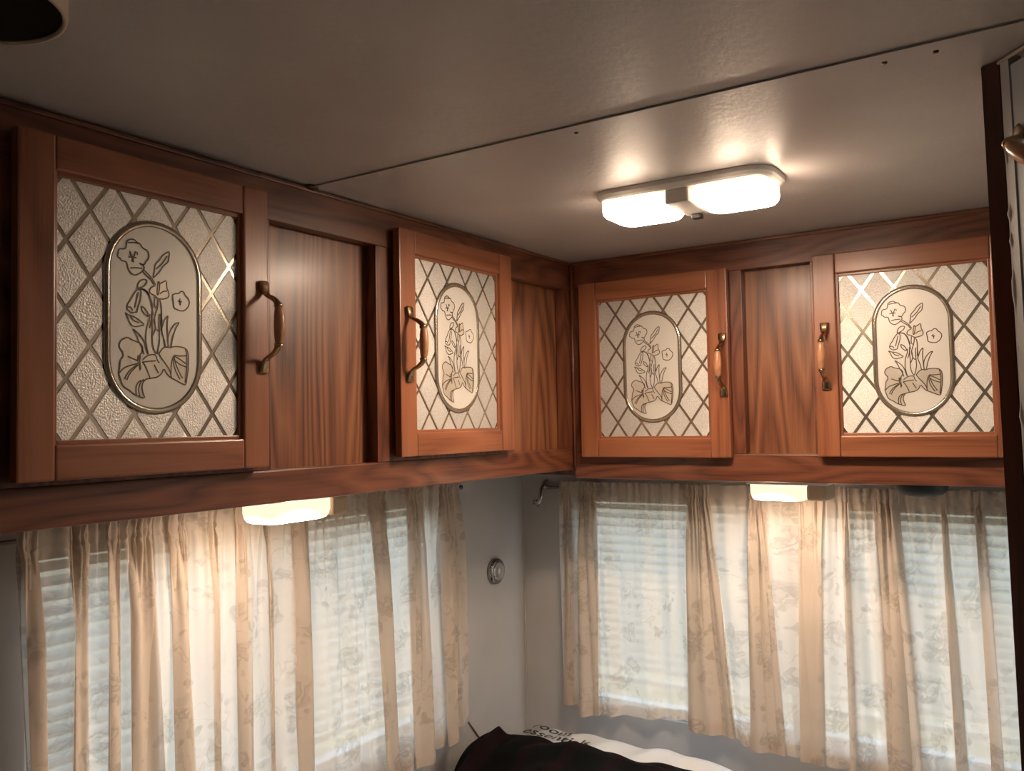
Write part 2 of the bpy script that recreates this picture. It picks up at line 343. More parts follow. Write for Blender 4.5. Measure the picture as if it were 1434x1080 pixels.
CLEAR_SHAPES = [
    '-0.2,34.9 -4.7,32.9 -7.5,29.5 -7,26 -3,24.5 0.3,22.8 3.7,20.6 10.6,21.4 16.4,24.1 16.4,28.7 13.5,34.5 13.5,42.6 9.5,40.2 5.5,37.7',
    '-38.2,-44.2 -38.7,-39.7 -42.1,-36.2 -43,-32.7 -41.1,-28 -37.2,-25.5 -32.8,-23.8 -28.3,-26.3 -22.3,-28.1 -18.3,-29.2 -15.2,-33.7 -16.2,-38.4 -19.3,-42.2 -21.3,-47.8 -30.3,-45.6',
    '-38.2,-44.2 -30.3,-45.6 -21.3,-47.8 -16.3,-49.4 -13.2,-52.1 -11.2,-67.3 -15.3,-70.6 -16.8,-76.2 -15.3,-82.6 -12.7,-88.5 -20.3,-86.3 -26.3,-83.7 -31.3,-79.7 -36.2,-77.5 -39.6,-74 -41.1,-68.7 -43.5,-62.4 -42.1,-56.1 -41.6,-48.8',
    '-15.2,-46.6 -11.1,-42.7 -6,-40.6 0.3,-40.7 1.8,-46.7 4.4,-48.4 9.2,-55.8 7.6,-60.5 2.3,-64.9 -4,-66.1 -11.2,-67.3 -13.2,-52.1 -16.3,-49.4',
    '3.9,-39.1 8.7,-32.7 13,-31 17.3,-32.1 23.8,-29.8 35.9,-30.5 40.4,-34.1 41.5,-42.8 40.9,-55.4 39.2,-64.2 38,-72.9 32.5,-71.2 24.8,-67.5 18.3,-64.9 14,-61.2 10.3,-55.7 6.6,-48.3',
]

# ================================================================== the room shell
def wall_with_hole(name, lo, hi, hole, axis):
    """slab lo..hi with a rectangular hole (a0,a1,z0,z1) along the in-plane axis"""
    bm = bmesh.new(); a0, a1, z0, z1 = hole; i = axis
    def sub(aa, ab, za, zb):
        l2, h2 = list(lo), list(hi); l2[i], h2[i], l2[2], h2[2] = aa, ab, za, zb; box(bm, l2, h2)
    sub(lo[i], a0, lo[2], hi[2]); sub(a1, hi[i], lo[2], hi[2]); sub(a0, a1, lo[2], z0); sub(a0, a1, z1, hi[2])
    return struct(finish(name, bm, WALL))
WT = 0.05
HOLE_L = (-0.93, -0.085, -0.60, -0.128)
HOLE_B = (-0.135, 0.84, -0.632, -0.145)
HOLE_F = (0.45, 0.95, -0.85, -0.50)
HOLE_R = (-0.22, 0.20, -0.82, -0.16)
wall_with_hole('wall_left', (XL-WT, YF, ZF), (XL, YB, ZC), HOLE_L, 1)
wall_with_hole('wall_back', (XL-WT, YB, ZF), (XR+WT, YB+WT, ZC), HOLE_B, 0)
wall_with_hole('wall_front', (XL-WT, YF-WT, ZF), (XR+WT, YF, ZC), HOLE_F, 0)
wall_with_hole('wall_right', (XR, YF, ZF), (XR+WT, YB, ZC), HOLE_R, 1)
struct(boxo('floor', (XL-WT, YF-WT, ZF-0.04), (XR+WT, YB+WT, ZF), FLOORM))
bm = bmesh.new()
box(bm, (XL-WT, SEAM, ZC), (XR+WT, YB+WT, ZC+0.03)); box(bm, (XL-WT, YF-WT, ZC+0.0016), (XR+WT, SEAM, ZC+0.03))
struct(finish('ceiling', bm, CEIL))
struct(boxo('trim_1', (0.0, SEAM-0.001, ZC-0.0008), (XR, SEAM+0.017, ZC), CEIL, bev=0.0003), 'thin vinyl cover strip along the ceiling seam')
struct(boxo('trim_2', (XL-0.0, YB-0.004, ZF), (XL+0.004, YB, -0.10), WALL, bev=0.001), 'slim vertical corner bead')
SCREWS = ((0.713, -0.684, 'tiny dark screw head by the ceiling seam, second from the wardrobe post'), (0.755, -0.683, 'tiny dark screw head by the ceiling seam, next to the wardrobe post'),
          (0.395, -0.684, 'tiny dark screw head between the ceiling seam and the twin-lens lamp'))
# screw heads beside the seam
for x, y, lab in SCREWS:
    bm = bmesh.new(); lathe(bm, [(0.0001, -0.0016), (0.0022, -0.0014), (0.0026, 0)], 12)
    tag(finish('screw_head', bm, DARKWOOD, loc=(x, y, ZC)), lab, 'screw', 'ceiling screws')
# dark caulk lump where the seam meets the cabinet
bm = bmesh.new(); bmesh.ops.create_icosphere(bm, subdivisions=2, radius=0.007)
for v in bm.verts: v.co = Vector((v.co.x*0.9, v.co.y*1.5, v.co.z*0.5))
tag(finish('caulk_lump', bm, plain('dark_caulk', (0.05, 0.03, 0.025), 0.6), smooth=True, loc=(0.006, SEAM, ZC-0.001)), 'dark caulk lump where the ceiling seam meets the cabinet', 'caulk')

def window(name, hole, axis, pos, out):
    """aluminium frame and pane set into a wall hole; out = direction of outdoors"""
    a0, a1, z0, z1 = hole; fw = 0.022; lo_, hi_ = sorted((pos+out*0.012, pos+out*0.040))
    bm = bmesh.new()
    def sub(aa, ab, za, zb, d0=lo_, d1=hi_):
        L = [aa, d0, za] if axis == 0 else [d0, aa, za]; H = [ab, d1, zb] if axis == 0 else [d1, ab, zb]; box(bm, L, H, 0.002)
    sub(a0, a0+fw, z0, z1); sub(a1-fw, a1, z0, z1); sub(a0+fw, a1-fw, z0, z0+fw); sub(a0+fw, a1-fw, z1-fw, z1)
    mid = (a0+a1)/2; sub(mid-0.01, mid+0.01, z0+fw, z1-fw)
    w = struct(finish(name, bm, ALU))
    for aa, ab in ((a0+fw, mid-0.01), (mid+0.01, a1-fw)):
        d = (lo_+hi_)/2; L = (aa, d-0.0015, z0+fw) if axis == 0 else (d-0.0015, aa, z0+fw); H = (ab, d+0.0015, z1-fw) if axis == 0 else (d+0.0015, ab, z1-fw)
        boxo('pane', L, H, PANE, w)
window('window_1', HOLE_L, 1, XL, -1)
window('window_2', HOLE_B, 0, YB, 1)
window('added_window_right', HOLE_R, 1, XR, 1)  # added window, hidden by the wardrobe, to bring bluish daylight into the rear corner
window('added_window_front', HOLE_F, 0, YF, -1)  # unseen window added behind the camera for a slight daylight fill

def blind(label, hole, axis, pos, inn, drop):
    a0, a1, z0, z1 = hole; a0 += 0.012; a1 -= 0.012
    t = thing('window_blind', label, 'blind', group=None)
    d = pos - inn*0.004
    def mk(n, aa, ab, da, db, za, zb):
        L = [aa, min(da, db), za] if axis == 0 else [min(da, db), aa, za]; H = [ab, max(da, db), zb] if axis == 0 else [max(da, db), ab, zb]
        return boxo(n, L, H, SLAT, t, 0.001)
    mk('head_rail', a0, a1, d-inn*0.005, d+inn*0.010, z1-0.024, z1-0.002)
    pitch = 0.0195; k = int((z1-0.03-drop)/pitch); me = None
    for i in range(k):
        z = z1-0.034-i*pitch
        if me is None:
            bm = bmesh.new(); n2 = 4; rows = []
            for j in range(n2+1):
                q = j/n2-0.5; ang = R(30); dd = q*0.020*math.cos(ang); dz = q*0.020*math.sin(ang)*inn*-1 + 0.0015*(1-4*q*q)
                rows.append([bm.verts.new((x, dd, dz) if axis == 0 else (dd, x, dz)) for x in (a0, a1)])
            for A, B in zip(rows, rows[1:]): bm.faces.new((A[0], A[1], B[1], B[0]))
            o = finish('slat', bm, SLAT, t, smooth=True); me = o.data
        else:
            o = link(bpy.data.objects.new('slat', me), t)
        o.location = (0, d, z) if axis == 0 else (d, 0, z)
    mk('bottom_rail', a0, a1, d-inn*0.004, d+inn*0.005, drop-0.006, drop+0.006)
blind('white slatted blind behind the curtain on the wall with the round silver light', HOLE_L, 1, XL, 1, -0.53)
blind('white slatted blind behind the curtain below the black puck', HOLE_B, 0, YB, -1, -0.56)

# ================================================================== cabinets
def stadium(w, h, k=20):
    rd = w/2; s = h/2-rd; pts = []
    for i in range(k+1):
        a = math.pi*i/k; pts.append((rd*math.cos(a), s+rd*math.sin(a)))
    for i in range(k+1):
        a = math.pi+math.pi*i/k; pts.append((rd*math.cos(a), -s+rd*math.sin(a)))
    return pts
def parse(s): return [tuple(float(c)/1000 for c in q.split(',')) for q in s.split()]
def clip(poly, x0, x1, z0, z1):
    for ax, lim, sg in ((0, x0, 1), (0, x1, -1), (1, z0, 1), (1, z1, -1)):
        out = []
        for i, P in enumerate(poly):
            Q = poly[(i+1) % len(poly)]; a = sg*(P[ax]-lim); b = sg*(Q[ax]-lim)
            if a >= 0: out.append(P)
            if (a >= 0) != (b >= 0):
                t = a/(a-b); out.append((P[0]+(Q[0]-P[0])*t, P[1]+(Q[1]-P[1])*t))
        poly = out
        if len(poly) < 3: return []
    return poly
def in_stadium(x, z, w, h):
    rd = w/2; s = h/2-rd; dz = max(0, abs(z)-s); return math.hypot(x, dz) < rd
def door_meshes():
    T = {}
    X0, X1, Z0, Z1 = -MS, GW+MS, -MB, GH+MT
    bm = bmesh.new(); g = 0.0003
    for a, b in ((X0, 0.0), (GW, X1)):
        box(bm, (a, -TH, Z0), (b, -0.005, Z1), 0.0022, 0, 2)
    for a, b in ((Z0, 0.0), (GH, Z1)):
        box(bm, (0+g, -TH+0.0003, a), (GW-g, -0.005, b), 0.0022, 1, 2)
    i = 0.007
    for L, H, mi in (((X0+i, -0.005, Z0+i), (0.002, 0, Z1-i), 0), ((GW-0.002, -0.005, Z0+i), (X1-i, 0, Z1-i), 0),
                     ((0.002, -0.005, Z0+i), (GW-0.002, 0, 0.002), 1), ((0.002, -0.005, GH-0.002), (GW-0.002, 0, Z1-i), 1)):
        box(bm, L, H, 0, mi)
    # stepped inner moulding round the glass
    m = 0.0045
    for L, H, mi in (((-0.001, -0.0125, -0.001), (m, -0.008, GH+0.001), 0), ((GW-m, -0.0125, -0.001), (GW+0.001, -0.008, GH+0.001), 0),
                     ((m, -0.0125, -0.001), (GW-m, -0.008, m), 1), ((m, -0.0125, GH-m), (GW-m, -0.008, GH+0.001), 1)):
        box(bm, L, H, 0.001, mi)
    T['door'] = [(bm, [DOOR_V, DOOR_H], False, None)]
    bm = bmesh.new(); box(bm, (-0.004, -0.0085, -0.004), (GW+0.004, -0.0055, GH+0.004)); T['mirror_glass'] = [(bm, [MIRROR], False, None)]
    # diamond lattice
    PH, PV, w = 0.0495, 0.0697, 0.0046
    cx, zb = GW/2, GH/2-2*PV; OW, OH = 0.118, 0.210; lst = []
    sx = w/2/(PV/math.hypot(PH, PV)); sz = sx*PV/PH
    for ii in range(-7, 8):
        for jj in range(-1, 11):
            if (ii+jj) % 2 == 0: continue
            X = cx+ii*PH/2; Z = zb+jj*PV/2
            d = [(X-PH/2+sx, Z), (X, Z-PV/2+sz), (X+PH/2-sx, Z), (X, Z+PV/2-sz)]
            d = clip(d, 0.001, GW-0.001, 0.001, GH-0.001)
            if len(d) < 3: continue
            area = abs(sum(d[k][0]*d[(k+1) % len(d)][1]-d[(k+1) % len(d)][0]*d[k][1] for k in range(len(d))))/2
            if area < 1.2e-5: continue
            if all(in_stadium(q[0]-cx, q[1]-GH/2, OW-0.002, OH-0.002) for q in d): continue
            bm = bmesh.new(); prism(bm, d, -0.0093, -0.0085); lst.append((bm, [FROST], False, None))
    T['diamond_pane'] = lst
    bm = bmesh.new(); prism(bm, [(cx+x, GH/2+z) for x, z in stadium(OW-0.012, OH-0.012)], -0.0104, -0.0085); T['oval_pane'] = [(bm, [OVALM], False, None)]
    bm = bmesh.new(); loops = []
    for off, v in ((0, -0.0086), (0.0006, -0.0100), (0.0032, -0.0122), (0.0058, -0.0106), (0.0064, -0.0100)):
        loops.append([(cx+x, v, GH/2+z) for x, z in stadium(OW-2*off, OH-2*off)])
    rings = [[bm.verts.new(p) for p in lv] for lv in loops]; k = len(rings[0])
    for A, B in zip(rings, rings[1:]):
        for q in range(k): bm.faces.new((A[q], A[(q+1) % k], B[(q+1) % k], B[q]))
    T['oval_bevel'] = [(bm, [MIRROR], True, None)]
    bm = bmesh.new(); hw = 0.00075
    for off in (0.0, 0.0056):
        for wd in (0.0016,):
            A = stadium(OW-2*off+wd, OH-2*off+wd); B = stadium(OW-2*off-wd, OH-2*off-wd); v = -0.0108 if off else -0.0102
            va = [bm.verts.new((cx+x, v, GH/2+z)) for x, z in A]; vb = [bm.verts.new((cx+x, v, GH/2+z)) for x, z in B]
            for q in range(k): bm.faces.new((va[q], va[(q+1) % k], vb[(q+1) % k], vb[q]))
    for s in ENGRAVED_LINES:
        pl = [(cx+x, GH/2+z) for x, z in parse(s)]
        for _ in range(1):
            sm = [pl[0]]
            for P, Q in zip(pl, pl[1:]): sm += [(P[0]*.75+Q[0]*.25, P[1]*.75+Q[1]*.25), (P[0]*.25+Q[0]*.75, P[1]*.25+Q[1]*.75)]
            sm.append(pl[-1]); pl = sm
        L_, R_ = [], []
        for q, P in enumerate(pl):
            A, B = pl[max(q-1, 0)], pl[min(q+1, len(pl)-1)]; dx, dz = B[0]-A[0], B[1]-A[1]; nn = math.hypot(dx, dz) or 1
            nx, nz = -dz/nn*hw, dx/nn*hw
            L_.append(bm.verts.new((P[0]+nx, -0.01085, P[1]+nz))); R_.append(bm.verts.new((P[0]-nx, -0.01085, P[1]-nz)))
        for q in range(len(pl)-1): bm.faces.new((L_[q], L_[q+1], R_[q+1], R_[q]))
    T['flower_etching'] = [(bm, [LINE], False, 'thin brown etched lines of a poppy and leaves')]
    lst = []
    for s in CLEAR_SHAPES:
        bm = bmesh.new(); prism(bm, [(cx+x, GH/2+z) for x, z in parse(s)], -0.0106, -0.0104); lst.append((bm, [LEAFM], False, None))
    T['mirror_leaf'] = lst
    return T
def handle_bm():
    """antique brass pull, centre on origin, bows out along -y"""
    bms = []
    for s in (1, -1):
        bm = bmesh.new(); bms.append(bm)
        prof = [(0.0560, 0.0022, 0.0018, 0.0072), (0.0545, 0.0026, 0.0022, 0.0078), (0.0480, 0.0040, 0.0022, 0.0070), (0.0430, 0.0050, 0.0022, 0.0062), (0.0390, 0.0075, 0.0024, 0.0048),
                (0.0365, 0.0120, 0.0028, 0.0040), (0.0340, 0.0180, 0.0032, 0.0036), (0.0300, 0.0240, 0.0036, 0.0038), (0.0265, 0.0270, 0.0040, 0.0042), (0.0255, 0.0274, 0.0052, 0.0054), (0.0225, 0.0284, 0.0054, 0.0056), (0.0215, 0.0286, 0.0040, 0.0042)]
        tube(bm, [(0, -q[1], s*q[0]) for q in prof], [q[2] for q in prof], 12, [q[3] for q in prof], Vector((1, 0, 0)))
    return bms
def grip_bm():
    bm = bmesh.new(); pr = [(0.0220, 0.0042), (0.0200, 0.0050), (0.0120, 0.0064), (0, 0.0070), (-0.0120, 0.0064), (-0.0200, 0.0050), (-0.0220, 0.0042)]
    tube(bm, [(0, -0.0286-0.0014*(1-(z/0.022)**2), z) for z, _ in pr], [q[1] for q in pr], 14)
    return bm
TEMPL = door_meshes(); DMESH = {}
for nm, lst in TEMPL.items():
    out = []
    for bm, ms, sm, lab in lst:
        bmesh.ops.recalc_face_normals(bm, faces=bm.faces)
        me = bpy.data.meshes.new(nm); bm.to_mesh(me); bm.free()
        for m in ms: me.materials.append(m)
        if sm: me.polygons.foreach_set('use_smooth', [True]*len(me.polygons))
        out.append((me, lab))
    DMESH[nm] = out
HMES = []
for HB in handle_bm():
    HME = bpy.data.meshes.new('handle_arm'); bmesh.ops.recalc_face_normals(HB, faces=HB.faces); HB.to_mesh(HME); HB.free(); HME.materials.append(BRASS); HMES.append(HME)
GB = grip_bm()
GME = bpy.data.meshes.new('handle_grip'); bmesh.ops.recalc_face_normals(GB, faces=GB.faces); GB.to_mesh(GME); GB.free(); GME.materials.append(GRIP)
def put_door(parent, x, z, hside, hz, label):
    d = link(bpy.data.objects.new('door', DMESH['door'][0][0]), parent); d.location = (x, -0.0005, z); d['label'] = label
    for nm, lst in DMESH.items():
        if nm == 'door': continue
        for me, lab in lst:
            o = link(bpy.data.objects.new(nm, me), d)
            if lab: o['label'] = lab
    hx = GW+0.0275 if hside > 0 else -0.0185
    for me in HMES:
        h = link(bpy.data.objects.new('handle_arm', me), d); h.location = (hx, -TH, hz-z); h['label'] = 'antique brass half of bow handle'
    g = link(bpy.data.objects.new('handle_grip', GME), d); g.location = (hx, -TH, hz-z); g['label'] = 'amber brown grip'

FT = 0.020   # face frame thickness
def cab(name, label, rz, u0, u1, zb, stiles, rz0, rz1, panels, body_lo, body_hi, niche=None):
    c = thing(name, label, 'cabinet', rz=rz)
    boxo('top_rail', (u0, 0, rz1), (u1, FT, ZC-0.0005), OAK_H, c, 0.0012)
    boxo('bottom_rail', (u0, 0, zb), (u1, FT, rz0), OAK_H, c, 0.0025)
    for a, b in stiles: boxo('stile', (a, 0.0004, rz0+0.0002), (b, FT, rz1-0.0002), OAK_V, c, 0.001)
    for a, b in panels: boxo('recessed_panel', (a, FT+0.002, rz0-0.004), (b, FT+0.006, rz1+0.004), OAK_P, c)
    boxo('carcass', body_lo, body_hi, OAK_V, c)
    boxo('scribe_moulding', (u0, -0.004, ZC-0.0065), (u1-0.003, 0.0, ZC-0.0008), OAK_H, c, 0.0015)
    return c
ZBL, ZBB = -0.0823, -0.0991
left = cab('wall_cabinet', 'oak overhead cabinet with mirrored doors that the ceiling seam runs into', R(90), -1.62, 0.0, ZBL,
           [(-1.110, -0.773), (-0.576, -0.217), (-0.028, -0.0005), (-1.62, -1.40)], -0.040, 0.276, [(-0.790, -0.560), (-0.235, -0.012)],
           (-1.108, FT+0.008, ZBL+0.004), (FT+0.006, -XL-0.001, ZC-0.001))
boxo('niche_shelf', (-1.62, FT, ZBL+0.004), (-1.108, -XL-0.001, ZBL+0.016), OAK_H, left)
boxo('niche_back', (-1.62, 0.16, ZBL+0.016), (-1.108, 0.165, ZC-0.001), DARKWOOD, left)
boxo('niche_side', (-1.42, FT, ZBL+0.016), (-1.40, 0.16, ZC-0.001), DARKWOOD, left)
back = cab('wall_cabinet', 'oak overhead cabinet with mirrored doors that ends at the dark wardrobe post', 0, 0.0005, 1.10, ZBB,
           [(0.003, 0.349), (0.469, 0.780), (0.98, 1.10)], -0.050, 0.279, [(0.330, 0.490), (0.76, 1.0)],
           (-0.2, FT+0.008, ZBB+0.004), (1.10, YB-0.001, ZC-0.001))
put_door(left, -1.0566, 0.0, 1, 0.1355, 'orange-brown wooden door with etched mirror')
put_door(left, -0.5087, 0.0008, -1, 0.1325, 'orange-brown wooden door with etched mirror')
put_door(back, 0.0634, -0.0215, 1, 0.1095, 'orange-brown wooden door with etched mirror')
put_door(back, 0.5138, -0.0188, -1, 0.114, 'orange-brown wooden door with etched mirror')
bm = bmesh.new(); tube(bm, [(0.0045, -0.0045, ZBL+0.004), (0.0045, -0.0045, 0.1), (0.0045, -0.0045, ZC-0.002)], [0.0035]*3, 10)
struct(finish('trim_3', bm, OAK_V), 'slim oak bead in the corner between the two cabinets')

# ================================================================== lamps
def lens_mat(name, strength, centres, warm=(1.0, 0.745, 0.54)):
    """lit ribbed plastic lens, hottest in front of each bulb (positions in the lens's own space)"""
    m, n, l, b = mat(name); setp(b, Base_Color=(0.85, 0.74, 0.58, 1), Roughness=0.3)
    t = n.new('ShaderNodeTexCoord'); acc = None
    for c, rad in centres:
        d = n.new('ShaderNodeVectorMath'); d.operation = 'DISTANCE'; d.inputs[1].default_value = (c[0], c[1], c[2]*2.4)
        mz = n.new('ShaderNodeVectorMath'); mz.operation = 'MULTIPLY'; mz.inputs[1].default_value = (1, 1, 2.4); l.new(t.outputs['Object'], mz.inputs[0]); l.new(mz.outputs[0], d.inputs[0])
        mp = n.new('ShaderNodeMapRange'); mp.interpolation_type = 'SMOOTHERSTEP'; mp.inputs['From Min'].default_value = rad; mp.inputs['From Max'].default_value = rad*0.25
        mp.inputs['To Min'].default_value = 0.012; mp.inputs['To Max'].default_value = 1.0; l.new(d.outputs['Value'], mp.inputs['Value'])
        if acc is None: acc = mp.outputs[0]
        else:
            a = n.new('ShaderNodeMath'); a.operation = 'MAXIMUM'; l.new(acc, a.inputs[0]); l.new(mp.outputs[0], a.inputs[1]); acc = a.outputs[0]
    mu = n.new('ShaderNodeMath'); mu.operation = 'MULTIPLY'; mu.inputs[1].default_value = strength; l.new(acc, mu.inputs[0])
    l.new(mu.outputs[0], b.inputs['Emission Strength']); b.inputs['Emission Color'].default_value = (*warm, 1); return m
def lens_dome(bm, x0, x1, y0, y1, z0, drop, rad=0.018):
    cx, cy, w, h = (x0+x1)/2, (y0+y1)/2, x1-x0, y1-y0; lv = []
    for ins, dz in ((0, 0), (0.0, 0.5), (0.0015, 0.75), (0.005, 0.92), (0.010, 0.985), (0.016, 1.0)):
        lv.append([(cx+x, cy+y, z0-dz*drop) for x, y in rrect(w-2*ins, h-2*ins, max(0.002, rad-ins*0.6), 5)])
    dome(bm, lv)
lamp = thing('ceiling_lamp', 'lit twin-lens lamp with white base fixed to the ceiling', 'lamp', (0.410, -0.396, ZC), R(1.0))
bm = bmesh.new()
dome(bm, [[(x, y, z) for x, y in rrect(0.250-2*i, 0.110-2*i, 0.034-i*0.5, 7)] for i, z in ((0, -0.0002), (0.0005, -0.006), (0.004, -0.010), (0.007, -0.012))], smooth=False)
finish('base_plate', bm, WPLASTIC, lamp)
for a, b, cx in ((-0.116, -0.017, -0.068), (0.017, 0.116, 0.078)):
    bm = bmesh.new(); lens_dome(bm, a, b, -0.047, 0.047, -0.0118, 0.024, 0.020)
    finish('lens', bm, lens_mat('ceiling_lens', LAMP_CEILING, [((cx, 0, -0.036), 0.068)]), lamp, smooth=True)
bm = bmesh.new(); box(bm, (-0.0165, -0.045, -0.031), (0.0165, 0.042, -0.0118), 0.003); finish('switch_bridge', bm, WPLASTIC, lamp)
bm = bmesh.new(); box(bm, (-0.007, 0.026, -0.038), (0.007, 0.040, -0.031), 0.002); finish('rocker_switch', bm, BLACKP, lamp)

def shelf_lamp(label, loc, rz, L, body, group):
    """lens from x=0..L, switch housing L..L+body, hangs below z=0"""
    t = thing('shelf_lamp', label, 'lamp', loc, rz, group)
    bm = bmesh.new(); box(bm, (-0.004, -0.036, -0.010), (L+body+0.002, 0.036, -0.0003), 0.002); finish('base_plate', bm, WPLASTIC, t)
    bm = bmesh.new(); lens_dome(bm, 0.0, L, -0.033, 0.033, -0.0098, 0.030, 0.012)
    finish('lens', bm, lens_mat('shelf_lens', LAMP_SHELF, [((L*0.42, 0, -0.04), L*0.52)]), t, smooth=True)
    bm = bmesh.new(); box(bm, (L+0.0005, -0.032, -0.037), (L+body, 0.032, -0.0098), 0.005); finish('switch_housing', bm, PLASTIC, t)
shelf_lamp('lit lamp under the cabinet that the ceiling seam runs into', (-0.085, -0.728, ZBL+0.004), R(90), 0.114, 0.030, None)
shelf_lamp('lit lamp under the cabinet, beside the unlit black puck', (0.335, 0.082, ZBB+0.002), 0, 0.102, 0.036, None)
t = thing('puck_lamp', 'unlit black round puck lamp hanging under the cabinet', 'lamp', (0.616, 0.100, ZBB+0.004))
bm = bmesh.new(); lathe(bm, [(0.0435, 0.0), (0.0435, -0.010), (0.041, -0.018), (0.034, -0.0255), (0.020, -0.029), (0.001, -0.030)], 40); finish('housing', bm, BLACKP, t)
bm = bmesh.new(); lathe(bm, [(0.0455, -0.0005), (0.0455, -0.004), (0.0437, -0.005)], 40); finish('mounting_ring', bm, BLACKP, t)

# cylinder shade of an unlit ceiling spot
t = thing('ceiling_spot', 'unlit cream cylinder spot lamp hanging from the ceiling near the dark niche', 'lamp', (0.316, -1.276, ZC+0.003))
SHADEM = plain('cream_shade', (0.55, 0.45, 0.32), 0.5); INSIDE = plain('brown_lining', (0.09, 0.06, 0.04), 0.6)
bm = bmesh.new(); lathe(bm, [(0.0545, -0.001), (0.0545, -0.070), (0.0540, -0.0735), (0.0520, -0.0740), (0.0512, -0.072)], 56); bm.faces.ensure_lookup_table()
caps = [f_ for f_ in bm.faces if len(f_.verts) > 4]; bmesh.ops.delete(bm, geom=caps, context='FACES'); finish('shade', bm, SHADEM, t)
bm = bmesh.new(); lathe(bm, [(0.0511, -0.0715), (0.0505, -0.030), (0.030, -0.012), (0.012, -0.008)], 56); caps = [f_ for f_ in bm.faces if len(f_.verts) > 4]
bmesh.ops.delete(bm, geom=caps[:1], context='FACES'); finish('lining', bm, INSIDE, t)
bm = bmesh.new(); lathe(bm, [(0.014, -0.010), (0.014, -0.030), (0.011, -0.034), (0.011, -0.036)], 24); finish('lamp_socket', bm, BLACKP, t)

